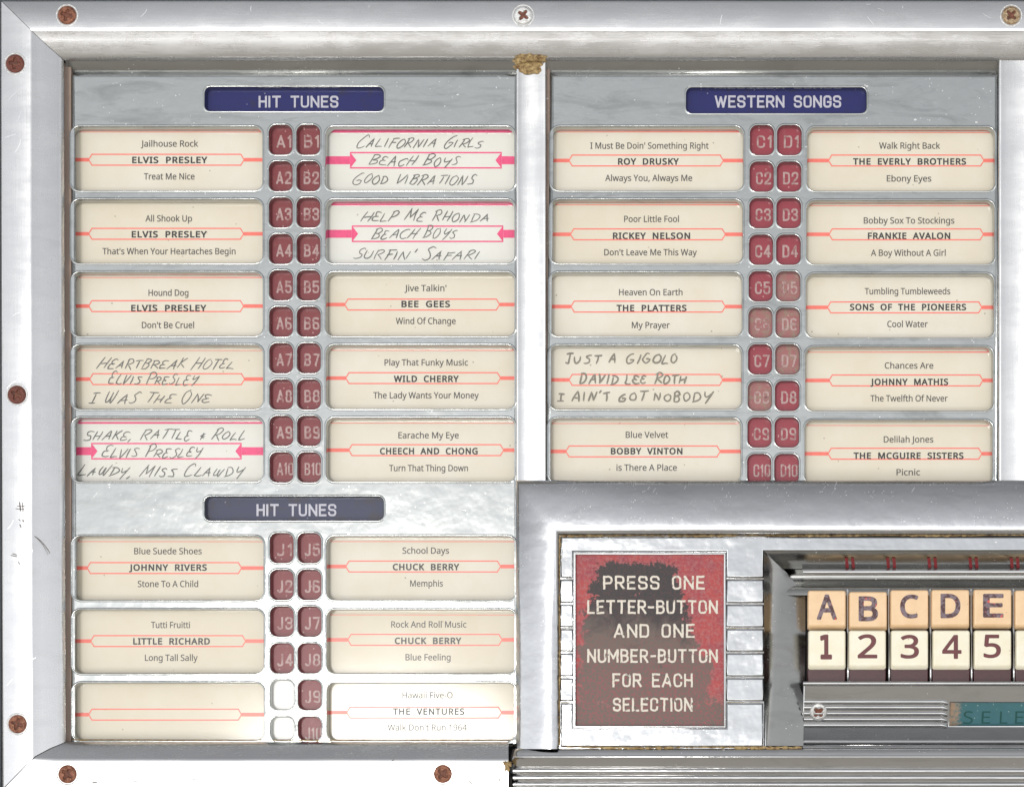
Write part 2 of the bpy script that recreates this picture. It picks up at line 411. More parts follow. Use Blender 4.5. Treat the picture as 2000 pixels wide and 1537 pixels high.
M = {}
M['rail_x'] = metal('brushed_aluminium_across', (.67, .67, .675, 1), .23, 'x', dust=0, tarnish=.12)
M['rail_z'] = metal('brushed_aluminium_upright', (.67, .67, .675, 1), .23, 'z', dust=0, tarnish=.12)
M['bar'] = metal('polished_aluminium', (.72, .72, .72, 1), .25, 'z', dust=0, tarnish=.1)
M['rack'] = metal('dull_chrome', (.43, .445, .44, 1), .11, None, dust=.035, ripple=.06, smear=.03, scratch=True, tarnish=.55)
M['chrome'] = metal('pitted_chrome', (.46, .47, .48, 1), .10, None, dust=.13, ripple=.11, smear=.10)
M['bezel'] = metal('worn_chrome', (.56, .565, .58, 1), .15, None, dust=.09, ripple=.14, smear=.08)
M['well'] = metal('smoky_chrome', (.33, .33, .32, 1), .18, None, dust=.03, ripple=.03, smear=.12, grime=.70)
M['trim'] = metal('bright_chrome', (.50, .50, .50, 1), .10, 'x', dust=.02, smear=.06)

def paper(name, c1, c2):
    t = NT(name); rnd_ = own(t)
    col = t.mix(t.ramp(t.noise(.009, 3, .6), .35, .7), c1, c2)
    col = t.mix(t.math('MULTIPLY', t.specks(26, 2.0, .45, 2.0), .6), col, C(120, 105, 85))
    col = t.mix(t.ramp(t.noise(.5, 2, .5), .3, .8, 0, .06), col, C(160, 145, 115))
    col = t.mix(t.ramp(rnd_, 0, 1, 0, .35), col, tuple(c2[i]*(.96, .92, .82)[i] for i in range(3))+(1,))
    return t.set(base=col, rough=.6, coat=.62, coatr=t.ramp(t.noise(.3, 4, .7), .35, .7, .05, .11), normal=t.bump(t.noise(.010, 2, .5), .09, 8))
M['cream'] = paper('aged_cream_card', C(214, 208, 194), C(208, 199, 180))
M['white'] = paper('white_card', C(218, 218, 213), C(212, 210, 202))
def plain(name, col, rough=.5, coat=0, coatr=.2, metalv=0, var=.12, vs=.15):
    t = NT(name); dk = tuple(c*(1-var*2) for c in col[:3])+(1,)
    return t.set(base=t.mix(t.ramp(t.noise(vs, 4, .6), .35, .7), col, dk), rough=rough, coat=coat, coatr=coatr, metal=metalv)
M['ink'] = plain('dark_print', C(70, 68, 66), .6, coat=.5, var=.05)
M['inkb'] = plain('black_print', C(46, 44, 42), .6, coat=.5, var=.05)
M['pen'] = plain('pen_ink', C(100, 100, 96), .6, coat=.5, var=.15, vs=.2)
M['pencil'] = plain('marker_ink', C(132, 126, 112), .6, coat=.5, var=.2, vs=.2)
M['orange'] = plain('orange_print', C(236, 112, 98), .6, coat=.5, var=.06)
M['pink'] = plain('pink_print', C(228, 72, 122), .6, coat=.5, var=.08)
def tagmat(name, c, worn, amt):
    t = NT(name); own(t)
    col = t.mix(t.ramp(t.noise(.07, 5, .7), amt, amt+.12), c, worn)
    col = t.mix(t.math('MULTIPLY', t.specks(6, 1.6, .2, 4.0), .6), col, C(200, 160, 155))
    return t.set(base=col, rough=.5, coat=.28, coatr=t.ramp(t.noise(.3, 3), .3, .7, .16, .32))
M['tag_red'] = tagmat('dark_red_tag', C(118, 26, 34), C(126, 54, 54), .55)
M['tag_pink'] = tagmat('bright_red_tag', C(140, 32, 50), C(140, 66, 72), .58)
M['tag_worn'] = tagmat('worn_red_tag', C(150, 88, 88), C(140, 112, 96), .47)
t_ = NT('pale_tag_print'); own(t_)
M['tag_ink'] = t_.set(base=t_.mix(t_.ramp(t_.noise(.09, 5, .7), .50, .62), C(172, 142, 138), C(134, 78, 78)), rough=.5, coat=.3, coatr=.25)
M['tag_glare'] = plain('glare_white_tag', C(235, 234, 228), .45, coat=1, coatr=.3, var=.03)  # white colour stands in for bright glare in the empty tag holes
def blue(name, c, c2, amt):
    t = NT(name)
    col = t.mix(t.ramp(t.noise(.03, 5, .7), amt, amt+.15), c, c2)
    col = t.mix(t.math('MULTIPLY', t.specks(7, 1.6, .12, 4.0), .6), col, C(170, 165, 175))
    return t.set(base=col, rough=.5, coat=.15, coatr=.12, spec=.3)
M['blue'] = blue('blue_heading', C(20, 24, 88), C(32, 30, 62), .56)
M['blue_dim'] = blue('faded_blue_heading', C(66, 69, 90), C(70, 68, 76), .5)
M['head_ink'] = plain('heading_print', C(178, 176, 188), .5, coat=.6, var=.08, vs=.3)
M['gasket'] = metal('brown_grime', C(150, 132, 120), .6, None, dust=.1, scratch=False)
M['gasket'].node_tree.nodes['Principled BSDF'].inputs['Metallic'].default_value = .2
for l in list(M['gasket'].node_tree.links):
    if l.to_socket.name == 'Metallic': M['gasket'].node_tree.links.remove(l)
M['dark'] = plain('dark_gap', C(34, 30, 28), .8)
M['cabinet'] = plain('cabinet_paint', C(88, 92, 96), .6)
def grimy(name):
    t = NT(name)
    col = t.mix(t.ramp(t.noise(.12, 5, .75), .35, .65), C(196, 170, 120), C(96, 66, 36))
    return t.set(base=col, rough=.85, normal=t.bump(t.noise(.2, 5, .7), 1.0, 4))
M['glue'] = grimy('dried_glue')
def rust(name, c1, c2, c3, met, thr=.5):
    t = NT(name); own(t)
    n1 = t.noise(.16, 5, .7)
    col = t.mix(t.ramp(n1, thr-.12, thr+.1), c1, c2)
    col = t.mix(t.ramp(t.noise(.35, 4, .7), .55, .7), col, c3)
    return t.set(base=col, rough=.5, metal=met, normal=t.bump(n1, .8, 3))
M['rust'] = rust('rusty_screw', C(150, 100, 78), C(104, 60, 42), C(190, 150, 120), .45)
M['rust_dk'] = rust('deep_rust', C(112, 60, 46), C(92, 50, 40), C(128, 76, 60), .2)
M['screw_br'] = rust('bronze_screw', C(176, 156, 128), C(130, 104, 74), C(226, 214, 190), .7)
M['screw_ch'] = rust('plated_screw', C(220, 220, 218), C(190, 188, 184), C(240, 240, 240), 1.0, .6)
M['recess'] = rust('rust_in_recess', C(120, 66, 44), C(76, 40, 28), C(150, 90, 60), .0)
M['scratch'] = plain('bare_scratch', C(240, 240, 242), .3, metalv=.9, var=.05)
M['mark'] = plain('dark_scuff', C(110, 100, 92), .7, var=.2)

def windowmat(name):
    t = NT(name)
    sx = t.n('ShaderNodeSeparateXYZ'); t.t.links.new(t.co, sx.inputs[0])
    # the flaked patch: dark in the upper middle, greyer below, red left and right
    n = t.math('ADD', t.math('MULTIPLY', t.noise(.018, 8, .75, dist=.6), .6), t.math('MULTIPLY', t.noise(.008, 3, .5, dist=.4), .4)); nf = t.noise(.16, 6, .75)
    X, Z = sx.outputs[0], sx.outputs[2]
    h = t.ramp(Z, -640, -340, 142, 84)
    cx = t.math('DIVIDE', t.math('SUBTRACT', X, t.ramp(Z, -640, -340, 268, 246)), h)
    ax = t.math('POWER', t.math('ABSOLUTE', cx), 3.0)
    top = t.ramp(t.math('ADD', Z, t.ramp(nf, .3, .7, -8, 8)), -346, -320, 0, 2)
    f = t.math('ADD', t.math('ADD', ax, top), t.math('ADD', t.ramp(n, .36, .64, -.85, .85), t.ramp(nf, .3, .7, -.35, .35)))
    patch = t.ramp(f, .95, 1.0, 1, 0)
    up = t.ramp(t.math('ADD', Z, t.ramp(n, .36, .64, -70, 70)), -500, -420)
    pc = t.mix(up, C(88, 76, 68), C(22, 22, 23))
    low = t.math('MULTIPLY', t.ramp(t.noise(.22, 6, .85), .49, .58, 0, .8), t.ramp(Z, -560, -460, 1, .2))
    pc = t.mix(low, pc, C(146, 54, 62))
    redn = t.mix(t.ramp(t.noise(.03, 6, .7), .4, .65), C(134, 38, 52), C(166, 46, 42))
    redn = t.mix(t.ramp(nf, .46, .60, 0, .65), redn, C(150, 96, 94))
    redn = t.mix(t.ramp(Z, -640, -570, .7, 0), redn, C(110, 88, 82))
    col = t.mix(patch, redn, pc)
    return t.set(base=col, rough=.55, coat=.08, coatr=.25)
M['window'] = windowmat('flaked_red_window')
t_ = NT('window_print')
M['win_ink'] = t_.set(base=t_.mix(t_.ramp(t_.noise(.11, 5, .75), .60, .63), C(205, 196, 182), C(58, 50, 48)), rough=.5)
def key(name, c, c2):
    t = NT(name); own(t)
    col = t.mix(t.ramp(t.noise(.03, 4, .6), .35, .7), c, c2)
    col = t.mix(t.math('MULTIPLY', t.specks(14, 1.3, .25, 4.0), .6), col, C(130, 100, 60))
    return t.set(base=col, rough=.35, coat=.3, coatr=.15, normal=t.bump(t.noise(.05, 3), .06, 3))
M['key_tan'] = key('tan_key', C(220, 188, 148), C(212, 177, 135))
M['key_cream'] = key('cream_key', C(222, 216, 196), C(216, 208, 182))
M['skirt'] = plain('maroon_plastic', C(64, 12, 20), .45, coat=.15, var=.15)
t_ = NT('worn_letter_paint')
c_ = t_.mix(t_.ramp(t_.noise(.10, 4, .7), .44, .54), C(64, 26, 30), C(112, 96, 104))
c_ = t_.mix(t_.ramp(t_.noise(.06, 3, .7), .61, .66), c_, C(206, 66, 56))
M['letter'] = t_.set(base=c_, rough=.5)
M['number'] = plain('maroon_paint', C(98, 38, 42), .5, var=.12)
t_ = NT('green_window')
sx_ = t_.n('ShaderNodeSeparateXYZ'); t_.t.links.new(t_.co, sx_.inputs[0])
e_ = t_.ramp(t_.math('ADD', sx_.outputs[0], t_.ramp(t_.noise(.12, 6, .8), .3, .7, -18, 18)), 858, 878, 1, 0)
c_ = t_.mix(e_, t_.mix(t_.noise(.03, 4, .7), C(36, 88, 92), C(56, 102, 110)), C(150, 124, 100))
c_ = t_.mix(t_.math('MULTIPLY', t_.specks(6, 1.5, .3, 4.0), .7), c_, C(150, 170, 160))
M['green'] = t_.set(base=c_, rough=.4, coat=.4, coatr=.2)
M['green_ink'] = plain('green_print', C(6, 70, 66), .5, var=.1)

# ------------------------------------------------------------------ the machine
juke = empty('jukebox')
tag(juke, 'chrome and aluminium jukebox front with title racks and letter and number push buttons', 'jukebox')

# --- outer frame rails, mitred at the corners
dep = [10, -30, -43, -45, -45, -44.8, -43.5, -42.4, -36.8, -30.4, -23.6, -16.0, 10]
lX = [1, 1.5, 2.5, 6, 56, 60, 62.8, 65, 80, 95, 110, 124, 126]
tY = [1.5, 2, 3, 6, 55, 59, 61.8, 64, 78, 92, 105, 118, 120]
bY = [1600, 1599, 1597, 1594, 1487, 1483.5, 1481, 1479.5, 1472, 1464, 1456, 1449, 1447]
dX = lambda x, y: x + (3.5 if x > 5 else 3)*max(0, y)/1537
def rail(name, st, label, mat):
    V, F = [], []; loft_data(st, V, F)
    o = finish(name, V, F, mat, juke); tag(o, label); return o
g = .6   # half the mitre gap
top_rows = [[P(lX[i]+g, tY[i], dep[i]) for i in range(13)]] + [[P(x, tY[i], dep[i]) for i in range(13)] for x in (300, 900, 1500, 2120)]
left_rows = [[P(lX[i], tY[i]+g, dep[i]) for i in range(13)]] + [[P(dX(lX[i], y), y, dep[i]) for i in range(13)] for y in (400, 800, 1200)] \
    + [[P(dX(lX[i], 1520), bY[i]-(1.0 if i < 10 else 1.5) if i > 2 else 1540, dep[i]) for i in range(13)]]
# the lower left mitre runs from the outer corner up to the inner one
mitB = lambda i: (dX(lX[i], 1520), [1541, 1541, 1540, 1536, 1485, 1481.5, 1479, 1477, 1469, 1461, 1455, 1449, 1446][i])
left_rows[-1] = [P(mitB(i)[0], mitB(i)[1]-.8, dep[i]) for i in range(13)]
bot_rows = [[P(mitB(i)[0]+1.2 if i > 3 else [-20, -15, -8, 3][i], max(mitB(i)[1], bY[i] if i > 3 else bY[i]), dep[i]) for i in range(13)]]
def bcol(x): return [P(x, bY[i], dep[i]) for i in range(13)]
# start of the bottom rail follows the mitre
bot_rows = []
def bstart():
    r = []
    for i in range(13):
        x, y = mitB(i)
        r.append(P(x+1.2, y+.3, dep[i]))
    return r
bot_rows = [bstart(), [P(70+i*8, bY[i] if i > 3 else 1560+(3-i)*3, dep[i]) for i in range(13)], bcol(400), bcol(700), bcol(993)]
r_top = rail('frame_rail', top_rows, 'top rail of the outer frame', M['rail_x'])
r_left = rail('frame_rail', left_rows, 'left rail of the outer frame', M['rail_z'])
r_bot = rail('frame_rail', bot_rows, 'bottom rail of the outer frame', M['rail_x'])

def cross(cx, cy, r, a, w, n=1):
    pts = []
    for q in range(4):
        th = a + q*math.pi/2
        u = Vector((math.cos(th), math.sin(th))); v = Vector((-u.y, u.x))
        pts += [tuple(Vector((cx, cy)) + u*w*1.25 - v*w*1.25), tuple(Vector((cx, cy)) + u*r*.8 - v*w), tuple(Vector((cx, cy)) + u*r - v*w*.45),
                tuple(Vector((cx, cy)) + u*r + v*w*.45), tuple(Vector((cx, cy)) + u*r*.8 + v*w)]
    return pts
def circle(cx, cy, r, n=32): return [(cx+r*math.cos(2*math.pi*k/n), cy+r*math.sin(2*math.pi*k/n)) for k in range(n)]
def screw(cx, cy, r, a, mat, parent, d, w=2.6, label=None, rim=True):
    X, Y = TP(cx, cy, d)
    dome = [(5, 0), (3.5, .35), (2, 1.0), (.8, 1.9), (0, 3.0)]
    o = plate('screw', circle(X, Y, r), [cross(X, Y, r*.62, a, w)], d-3.4, mat, parent, prof=[(1.2, 0), (.6, .4), (0, 1.2)], oprof=dome, thick=6, true=True, origin=L3(X, Y, d))
    V = [L3(x, y, d-.5) for x, y in circle(X, Y, r*.8)]
    b = finish('screw_recess', V, [tuple(range(32))], M['recess'], parent, False, L3(X, Y, d))
    # recess floor belongs to the screw mesh
    o.data.materials.append(M['recess'])
    bm = bmesh.new(); bm.from_mesh(o.data); n0 = len(bm.faces)
    bm.from_mesh(b.data); bm.faces.ensure_lookup_table()
    for f in bm.faces[n0:]: f.material_index = 1
    bm.to_mesh(o.data); bm.free(); bpy.data.objects.remove(b)
    if label: tag(o, label)
    if rim:
        rows = []
        for rr, dd in ((r+.5, 2.5), (r+1.0, .2), (r+1.8, -.9), (r+3.2, -.7), (r+4.2, .5)):
            rows.append([L3(x, y, d+dd) for x, y in circle(X, Y, rr)])
        V, F = [], []; loft_data(rows, V, F, closed=True)
        finish('screw_seat', V, F, M['screw_ch'], parent, True, L3(X, Y, d))
    return o
screw(131, 30.5, 18, .3, M['rust'], r_top, -45)
screw(1022, 31, 18, .62, M['screw_ch'], r_top, -45, label='bright plated screw with rust in its cross')
screw(1975, 31, 18, .75, M['screw_br'], r_top, -45)
screw(29.5, 125, 18, .1, M['rust_dk'], r_left, -45)
screw(33, 771, 18, .5, M['rust_dk'], r_left, -45, w=2.2)
screw(34.5, 1413.5, 18, .35, M['rust'], r_left, -45)
screw(132, 1511, 18, .6, M['rust'], r_bot, -45)
screw(865, 1510.5, 18, .7, M['rust'], r_bot, -45)

# --- cabinet behind everything, brown gasket strip by the left rail
def box(name, x0, y0, x1, y1, d0, d1, mat, parent, label=None, prof=None):
    o = plate(name, [(x0, y0), (x1, y0), (x1, y1), (x0, y1)], [], d0, mat, parent, prof=prof or [(1, 0), (.4, .3), (0, 1)], thick=d1-d0)
    if label: tag(o, label)
    return o
box('cabinet_panel', -120, -120, 2200, 1700, 70, 90, M['cabinet'], juke)
box('cabinet_edge', -60, -60, 2150, 1, -20, 60, M['cabinet'], juke)
box('cabinet_edge', -60, 3, .5, 1640, -18, 60, M['cabinet'], juke)
box('gasket', 122, 124, 139, 1450, 5, 30, M['gasket'], juke, 'brown grimy strip along the left rail')
box('backing_board', 130, 128, 1010, 1452, 60, 64, M['dark'], juke)
box('backing_board', 1060, 128, 1960, 950, 60, 64, M['dark'], juke)

# --- title racks
sl = lambda y: .0027*(y-250)                     # the left rack leans a hair to the right going down
sr = lambda y: -.0085*(y-250)
rowsL = [249.5+142*i for i in range(5)]; rowsJ = [1048.5, 1191.5, 1334.5]
rowsC = [249.5+142.2*i for i in range(5)]; rowsD = [250.5+142.9*i for i in range(5)]
HB = 121.5
def opening(x0, y0, x1, y1, s, r=15): k = s(y0); return rrect(x0+k, y0, x1+k, y1, r, 7)
holes = []
for y in rowsL + rowsJ:
    y1 = min(y+HB, 1446.0); cut = y+HB > 1446
    holes.append(opening(141, y, 511, y1 if not cut else 1444, sl))
    holes.append(opening(637, y, 1003.5, y1 if not cut else 1444, sl))
tagsL = [246+71*k for k in range(10)]; tagsJ = [1042.5+71.7*k for k in range(6)]
for y in tagsL + tagsJ:
    for x in (526.5, 580.5):
        holes.append(opening(x, y, x+43, min(y+55, 1444), sl, 13))
holes.append(rrect(401, 172, 748, 216, 10, 5)); holes.append(rrect(401, 971, 748, 1014.5, 10, 5))
# give neighbouring soft rims room: the rim profile is narrower round the tags
RIM = [(5.4, 0), (4.4, -.5), (3.3, -1.1), (2.3, -1.0), (1.4, .2), (.7, 2.2), (.25, 5), (0, 9)]
OUT = [(9, 0), (7, .4), (5, 1.2), (3, 3), (1.2, 6), (0, 12)]
rackL = plate('title_rack', [(137, 142.5), (1014, 142.5), (1014, 1458), (137, 1458)], holes, 0, M['rack'], juke, prof=RIM, oprof=OUT, thick=20)
tag(rackL, 'left rack of title windows and lettered red tags')
holes = []
for k in range(5):
    y = rowsC[k]; holes.append(opening(1078, y, 1450.5, y+HB, sr))
    y = rowsD[k]; holes.append(opening(1578, y, 1942, y+HB, sr))
tagsC = [246.5+71.3*k for k in range(10)]
for y in tagsC:
    holes.append(opening(1466.5, y, 1510, y+55, sr, 13)); holes.append(opening(1519.5, y, 1564, y+55, sr, 13))
holes.append(rrect(1341.5, 173, 1691, 220, 10, 5))
rackR = plate('title_rack', [(1073, 142.5), (1952, 142.5), (1952, 985), (1064, 985)], holes, 0, M['rack'], juke, prof=RIM, oprof=OUT, thick=20)
tag(rackR, 'right rack of title windows and lettered red tags')
# rolled channel above each rack
for x0, x1 in ((128, 1008), (1066, 1950)):
    loft('rack_channel', [[P(x, y, d) for y, d in ((119, -2), (122, 0), (128, 3), (136, 8), (142, 12), (148, 15))] for x in (x0, x1)], M['well'], juke)
box('gasket', 1066, 135, 1074, 940, 7, 20, M['gasket'], juke, 'grimy strip right of the middle divider bar')

# heading plates
def heading(s, x0, x1, yt, yb, bx, mat, label):
    o = flat('heading_plate', [rrect(bx[0], bx[1], bx[2], bx[3], 4, 2)], 15, mat, juke); tag(o, label)
    sign('lettering', s, x0, x1, yt, yb, 14.3, M['head_ink'], o, w=3.9, gap=.27)
heading('HIT TUNES', 505, 661, 187.5, 211, (396, 168, 754, 222), M['blue'], 'deep blue heading reading HIT TUNES above the upper left cards')
heading('HIT TUNES', 501, 657, 984, 1008, (396, 966, 754, 1020), M['blue_dim'], 'faded grey blue heading reading HIT TUNES above the J cards')
heading('WESTERN SONGS', 1396, 1643, 187, 211, (1336, 168, 1697, 226), M['blue'], 'blue heading reading WESTERN SONGS, chipped over its last letter')

# number tags
worn = {'D5', 'C6', 'D6', 'D7', 'C8'}
def number_tag(s, x, y, mat):
    d = 17; x += 0; w = 51; h = 66
    X, Y = TP(x+24, y+30, d)
    m = M['tag_worn'] if s in worn else mat
    o = plate('number_tag', rrect(X-w/2, Y-h/2, X+w/2, Y+h/2, 5, 2), [], d, m, juke, prof=[(1, 0), (0, 1)], thick=5, true=True, origin=L3(X, Y, d))
    if s: tag(o, ('worn brownish tag reading ' if s in worn else 'red tag reading ') + s)
    else: tag(o, 'white tag standing in for the glare in an empty hole'); o.data.materials[0] = M['tag_glare']
    if s:
        x0 = x+12.5; wd = 31.5 if len(s) == 2 else 33
        if s[1:] == '1' and s[0] != 'J': x0 += 1
        t = sign('lettering', s, x0, x0+wd-(1.5 if len(s) == 2 else 0), y+18.5, y+43, d-.5, M['tag_ink'], o, w=3.7 if len(s) == 2 else 3.1, gap=.34 if len(s) == 2 else .3, rough=.25)
        t.location = -L3(X, Y, d)
for k in range(10):
    for q, x in enumerate((526.5, 580.5)): number_tag('AB'[q]+str(k+1), x+sl(tagsL[k]), tagsL[k], M['tag_red'])
    for q, x in enumerate((1466.5, 1519.5)): number_tag('CD'[q]+str(k+1), x-2+sr(tagsC[k]), tagsC[k], M['tag_pink'])
for k in range(6):
    number_tag('J'+str(k+1) if k < 4 else '', 526.5+sl(tagsJ[k]), tagsJ[k], M['tag_red'])
    number_tag('J'+str(k+5), 580.5+sl(tagsJ[k]), tagsJ[k], M['tag_red'])

# --- divider bars, shallow channels with a raised lip on either side
def divider(x0, x1, y0, y1, label, dark=0):
    w = x1-x0
    pr = [(-.4, 14), (0, -10), (.03, -13), (.06, -13.2), (.10, -12.0), (.20, -10.6), (.36, -9.6), (.52, -9.6), (.68, -10.4), (.82, -11.8), (.92, -13.0), (.96, -13.4), (.99, -13), (1, -10), (1.0, 14)]
    pr[0] = (0, 14)
    o = loft('divider_bar', [[P(x0+w*u, y, d) for u, d in pr] for y in (y0, (y0+y1)/2, y1)], M['bar'], juke)
    tag(o, label)
divider(1008, 1066, 112, 938, 'middle divider bar between the two racks')
divider(1950, 2030, 114, 938, 'right divider bar at the edge of the second rack')

# --- glue blob over the middle bar
def blob(name, cx, cy, rx, ry, d, h, mat, seed, parent, rag=.18):
    rnd = random.Random(seed); n, m = 40, 9; rows = []
    ph = [rnd.uniform(0, 6.28) for _ in range(6)]
    for j in range(m+1):
        r = j/m; row = []
        for i in range(n):
            a = 2*math.pi*i/n
            k = 1 + rag*(math.sin(3*a+ph[0])*.5+math.sin(5*a+ph[1])*.35+math.sin(9*a+ph[2])*.3+math.sin(14*a+ph[3])*.2)
            sq = (abs(math.cos(a))**3.2+abs(math.sin(a))**3.2)**(-1/3.2)
            x, y = cx+rx*r*k*sq*math.cos(a), cy+ry*r*k*sq*math.sin(a)
            hh = h*(1-r**3)+h*.3*math.sin(x*.31+ph[4])*math.sin(y*.45+ph[5])*(1-r)
            row.append(P(x, y, d-hh))
        rows.append(row)
    return loft(name, rows, mat, parent, closed=True)
b1 = blob('dried_glue', 1034, 113, 35, 11, -14, 12, M['glue'], 3, juke, .3); tag(b1, 'brown crumbling glue where the middle bar meets the top rail')
b2 = blob('dried_glue', 1034, 132, 27, 13, -11, 7, M['glue'], 5, juke, .2); tag(b2, 'pale cracked glue over the end of the middle bar')
b3 = blob('dried_glue', 991, 1495, 7, 10, -46, 5, M['glue'], 9, juke, .35); tag(b3, 'small brown glue lump at the end of the bottom rail')

# --- control housing
bz = [10, -30, -38, -48, -55, -60, -63.6, -65.6, -66.6, -66.4, -63.5, -56]
bzY = [937.5, 938, 940, 954, 969, 984, 1000, 1012, 1025, 1034, 1039, 1043]
bzX = [1007.5, 1008, 1010, 1019, 1030, 1041, 1053, 1063, 1074, 1084, 1088, 1091]
V, F = [], []
n = len(bz)
col = lambda x: [P(x, bzY[i], bz[i]) for i in range(n)]
loft_data([[P(bzX[i], 1462, bz[i]) for i in range(n)], [P(bzX[i], 1250, bz[i]) for i in range(n)], [P(bzX[i], bzY[i], bz[i]) for i in range(n)], col(1300), col(1700), col(2120)], V, F)
bez = finish('control_bezel', V, F, M['bezel'], juke); tag(bez, 'rounded chrome bezel round the push button panel')

# face of the control panel in blocks, grooves between them
GR = [1130, 1179, 1226.5, 1274, 1322.5, 1371]
base_ = box('control_plate', 1090, 1044, 1497, 1466, -49, -40, M['chrome'], juke)
DP = -56
PADP = [(3.5, 0), (2.4, .5), (1.4, 1.3), (.5, 2.6), (0, 4.2)]
def pad(pts, label=None):
    o = plate('trim_block', pts, [], DP, M['chrome'], juke, prof=PADP, thick=8)
    if label: tag(o, label)
pad([(1095, 1048), (2120, 1048), (2120, 1076), (1492, 1076), (1492, GR[0]-2), (1418, GR[0]-2), (1418, 1077), (1119, 1077), (1119, GR[0]-2), (1095, GR[0]-2)], 'upper block of the control panel face')
for k in range(5):
    pad([(1093.5, GR[k]+1.2), (1120, GR[k]+1.2), (1120, GR[k+1]-2), (1093.5, GR[k+1]-2)])
    pad([(1418, GR[k]+1.2), (1492, GR[k]+1.2), (1492, GR[k+1]-2), (1418, GR[k+1]-2)])
pad([(1095, GR[5]+1.5), (1119, GR[5]+1.5), (1119, 1421), (1418, 1421), (1418, GR[5]+1.5), (1491, GR[5]+1.5), (1491, 1458), (1095, 1458)], 'lower block of the control panel face')
fr = plate('window_frame', [(1119, 1078), (1418, 1078), (1418, 1421), (1119, 1421)], [[(1124.5, 1083), (1413.5, 1083), (1413.5, 1416.5), (1124.5, 1416.5)]], -59, M['trim'], juke, prof=[(1.6, 0), (.8, .4), (0, 1.4)], thick=16)
win = flat('instruction_window', [[(1121, 1080), (1417, 1080), (1417, 1419), (1121, 1419)]], -50.5, M['window'], juke)
tag(win, 'flaked red window with button instructions')
for s, x0, x1, yc in (('PRESS ONE', 1178, 1377, 1137.5), ('LETTER-BUTTON', 1147, 1402, 1185), ('AND ONE', 1199, 1357, 1231.5), ('NUMBER-BUTTON', 1147, 1402, 1280.5), ('FOR EACH', 1196, 1353, 1328), ('SELECTION', 1197, 1353, 1375.5)):
    sign('lettering', s, x0, x1, yc-13.5, yc+13.5, -51.2, M['win_ink'], win, w=4.0, gap=.3, rough=.45)

# --- button well
wl = []
for (y, xs, ds) in ((1076, (1492, 1493.5, 1495, 1496.5, 1498, 1499, 1500), (-57, -55, -53, -51, -50, -49.5, -49)),
                    (1112, (1492, 1494, 1501, 1511, 1520, 1526, 1531), (-57, -54, -42, -30, -22, -16, -10)),
                    (1160, (1492, 1494, 1502, 1514, 1530, 1550, 1573), (-57, -54, -40, -28, -20, -12, -3)),
                    (1260, (1492, 1494, 1501, 1511, 1524, 1546, 1573), (-57, -54, -42, -32, -25, -16, -5)),
                    (1360, (1492, 1494, 1499, 1506, 1512, 1540, 1571), (-57, -54, -45, -38, -33, -23, -11)),
                    (1456, (1492, 1493, 1495, 1498, 1502, 1538, 1569), (-57, -54, -48, -43, -40, -28, -16))):
    wl.append([P(x, y, d) for x, d in zip(xs, ds)])
wall = loft('well_side', wl, M['well'], juke); tag(wall, 'curved smoky chrome side of the button recess')
ce = [(1075.5, -57), (1078, -55), (1086, -46), (1094, -36), (1100, -28), (1106, -20), (1110.5, -15)]
rows = [[P(1492+(y-1075.5)*1.05, y, d) for y, d in ce]] + [[P(x, y, d) for y, d in ce] for x in (1560, 1800, 2120)]
loft('well_ceiling', rows, M['well'], juke)
rows = [[P(x + (0 if x > 1700 else (y-1111)*.25), y, d) for y, d in ((1110.5, -12), (1111, -22), (1113, -24.5), (1117, -25), (1120, -23), (1121.5, -17), (1122, 0))] for x in (1567, 1800, 2120)]
o = loft('well_rail', rows, M['trim'], juke); tag(o, 'thin bright rail across the top of the button recess')
for k in range(6):  # added red tabs imitate the keys' reflections in the chrome ceiling
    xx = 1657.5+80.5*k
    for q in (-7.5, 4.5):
        finish('red_key_reflection', [P(xx+q, 1089, -44), P(xx+q+6, 1089, -44), P(xx+q+8, 1109, -18.5), P(xx+q+2, 1109, -18.5), P(xx+q+2, 1109, -15), P(xx+q, 1089, -38), P(xx+q+8, 1109, -15), P(xx+q+6, 1089, -38)],
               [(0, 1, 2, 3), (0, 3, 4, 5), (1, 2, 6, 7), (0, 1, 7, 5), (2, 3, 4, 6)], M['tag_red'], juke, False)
rows = [[P(x, y, d) for y, d in ((1112, -8), (1120, 2), (1127, 5), (1135, 2), (1141, -6), (1147, -13), (1153, -17), (1162, -18))] for x in (1528, 1800, 2120)]
loft('well_back', rows, M['well'], juke)
box('well_floor', 1560, 1158, 2120, 1346, 6, 12, M['dark'], juke)

def key_block(name, x0, y0, x1, y1, d, drop, mat, parent, slope, thick):
    """button: a flat face with rounded edges and a sloped lower edge"""
    X0, Y0 = TP(x0, y0, d); X1, Y1 = TP(x1, y1, d)
    ins = 4; rows = []; n = 5
    def ring(i_, lower, dd): return [L3(x, y, dd) for x, y in rrect(X0+i_, Y0+i_, X1-i_, Y1-i_-lower, max(5-i_, 1.5), 4)]
    rows = [ring(0, 0, d+thick), ring(0, 0, d+9), ring(.25, .4, d+7.5), ring(1.3, slope-.6, d+1.1), ring(2.4, slope, d+.3), ring(3.6, slope+.2, d)]
    V, F = [], []; loft_data(rows, V, F, closed=True)
    nn = len(rows[0]); F.append(tuple(len(V)-nn+i for i in range(nn)))
    o = finish(name, V, F, mat, parent); o.data.polygons[len(F)-1].use_smooth = False
    return o
KX = [1577.5, 1658, 1739, 1819, 1901.5, 1982]; KY = [1152, 1154.5, 1151, 1150.5, 1150, 1151.5]
NX = [1578.5, 1657.5, 1740, 1821.5, 1902.5, 1984]
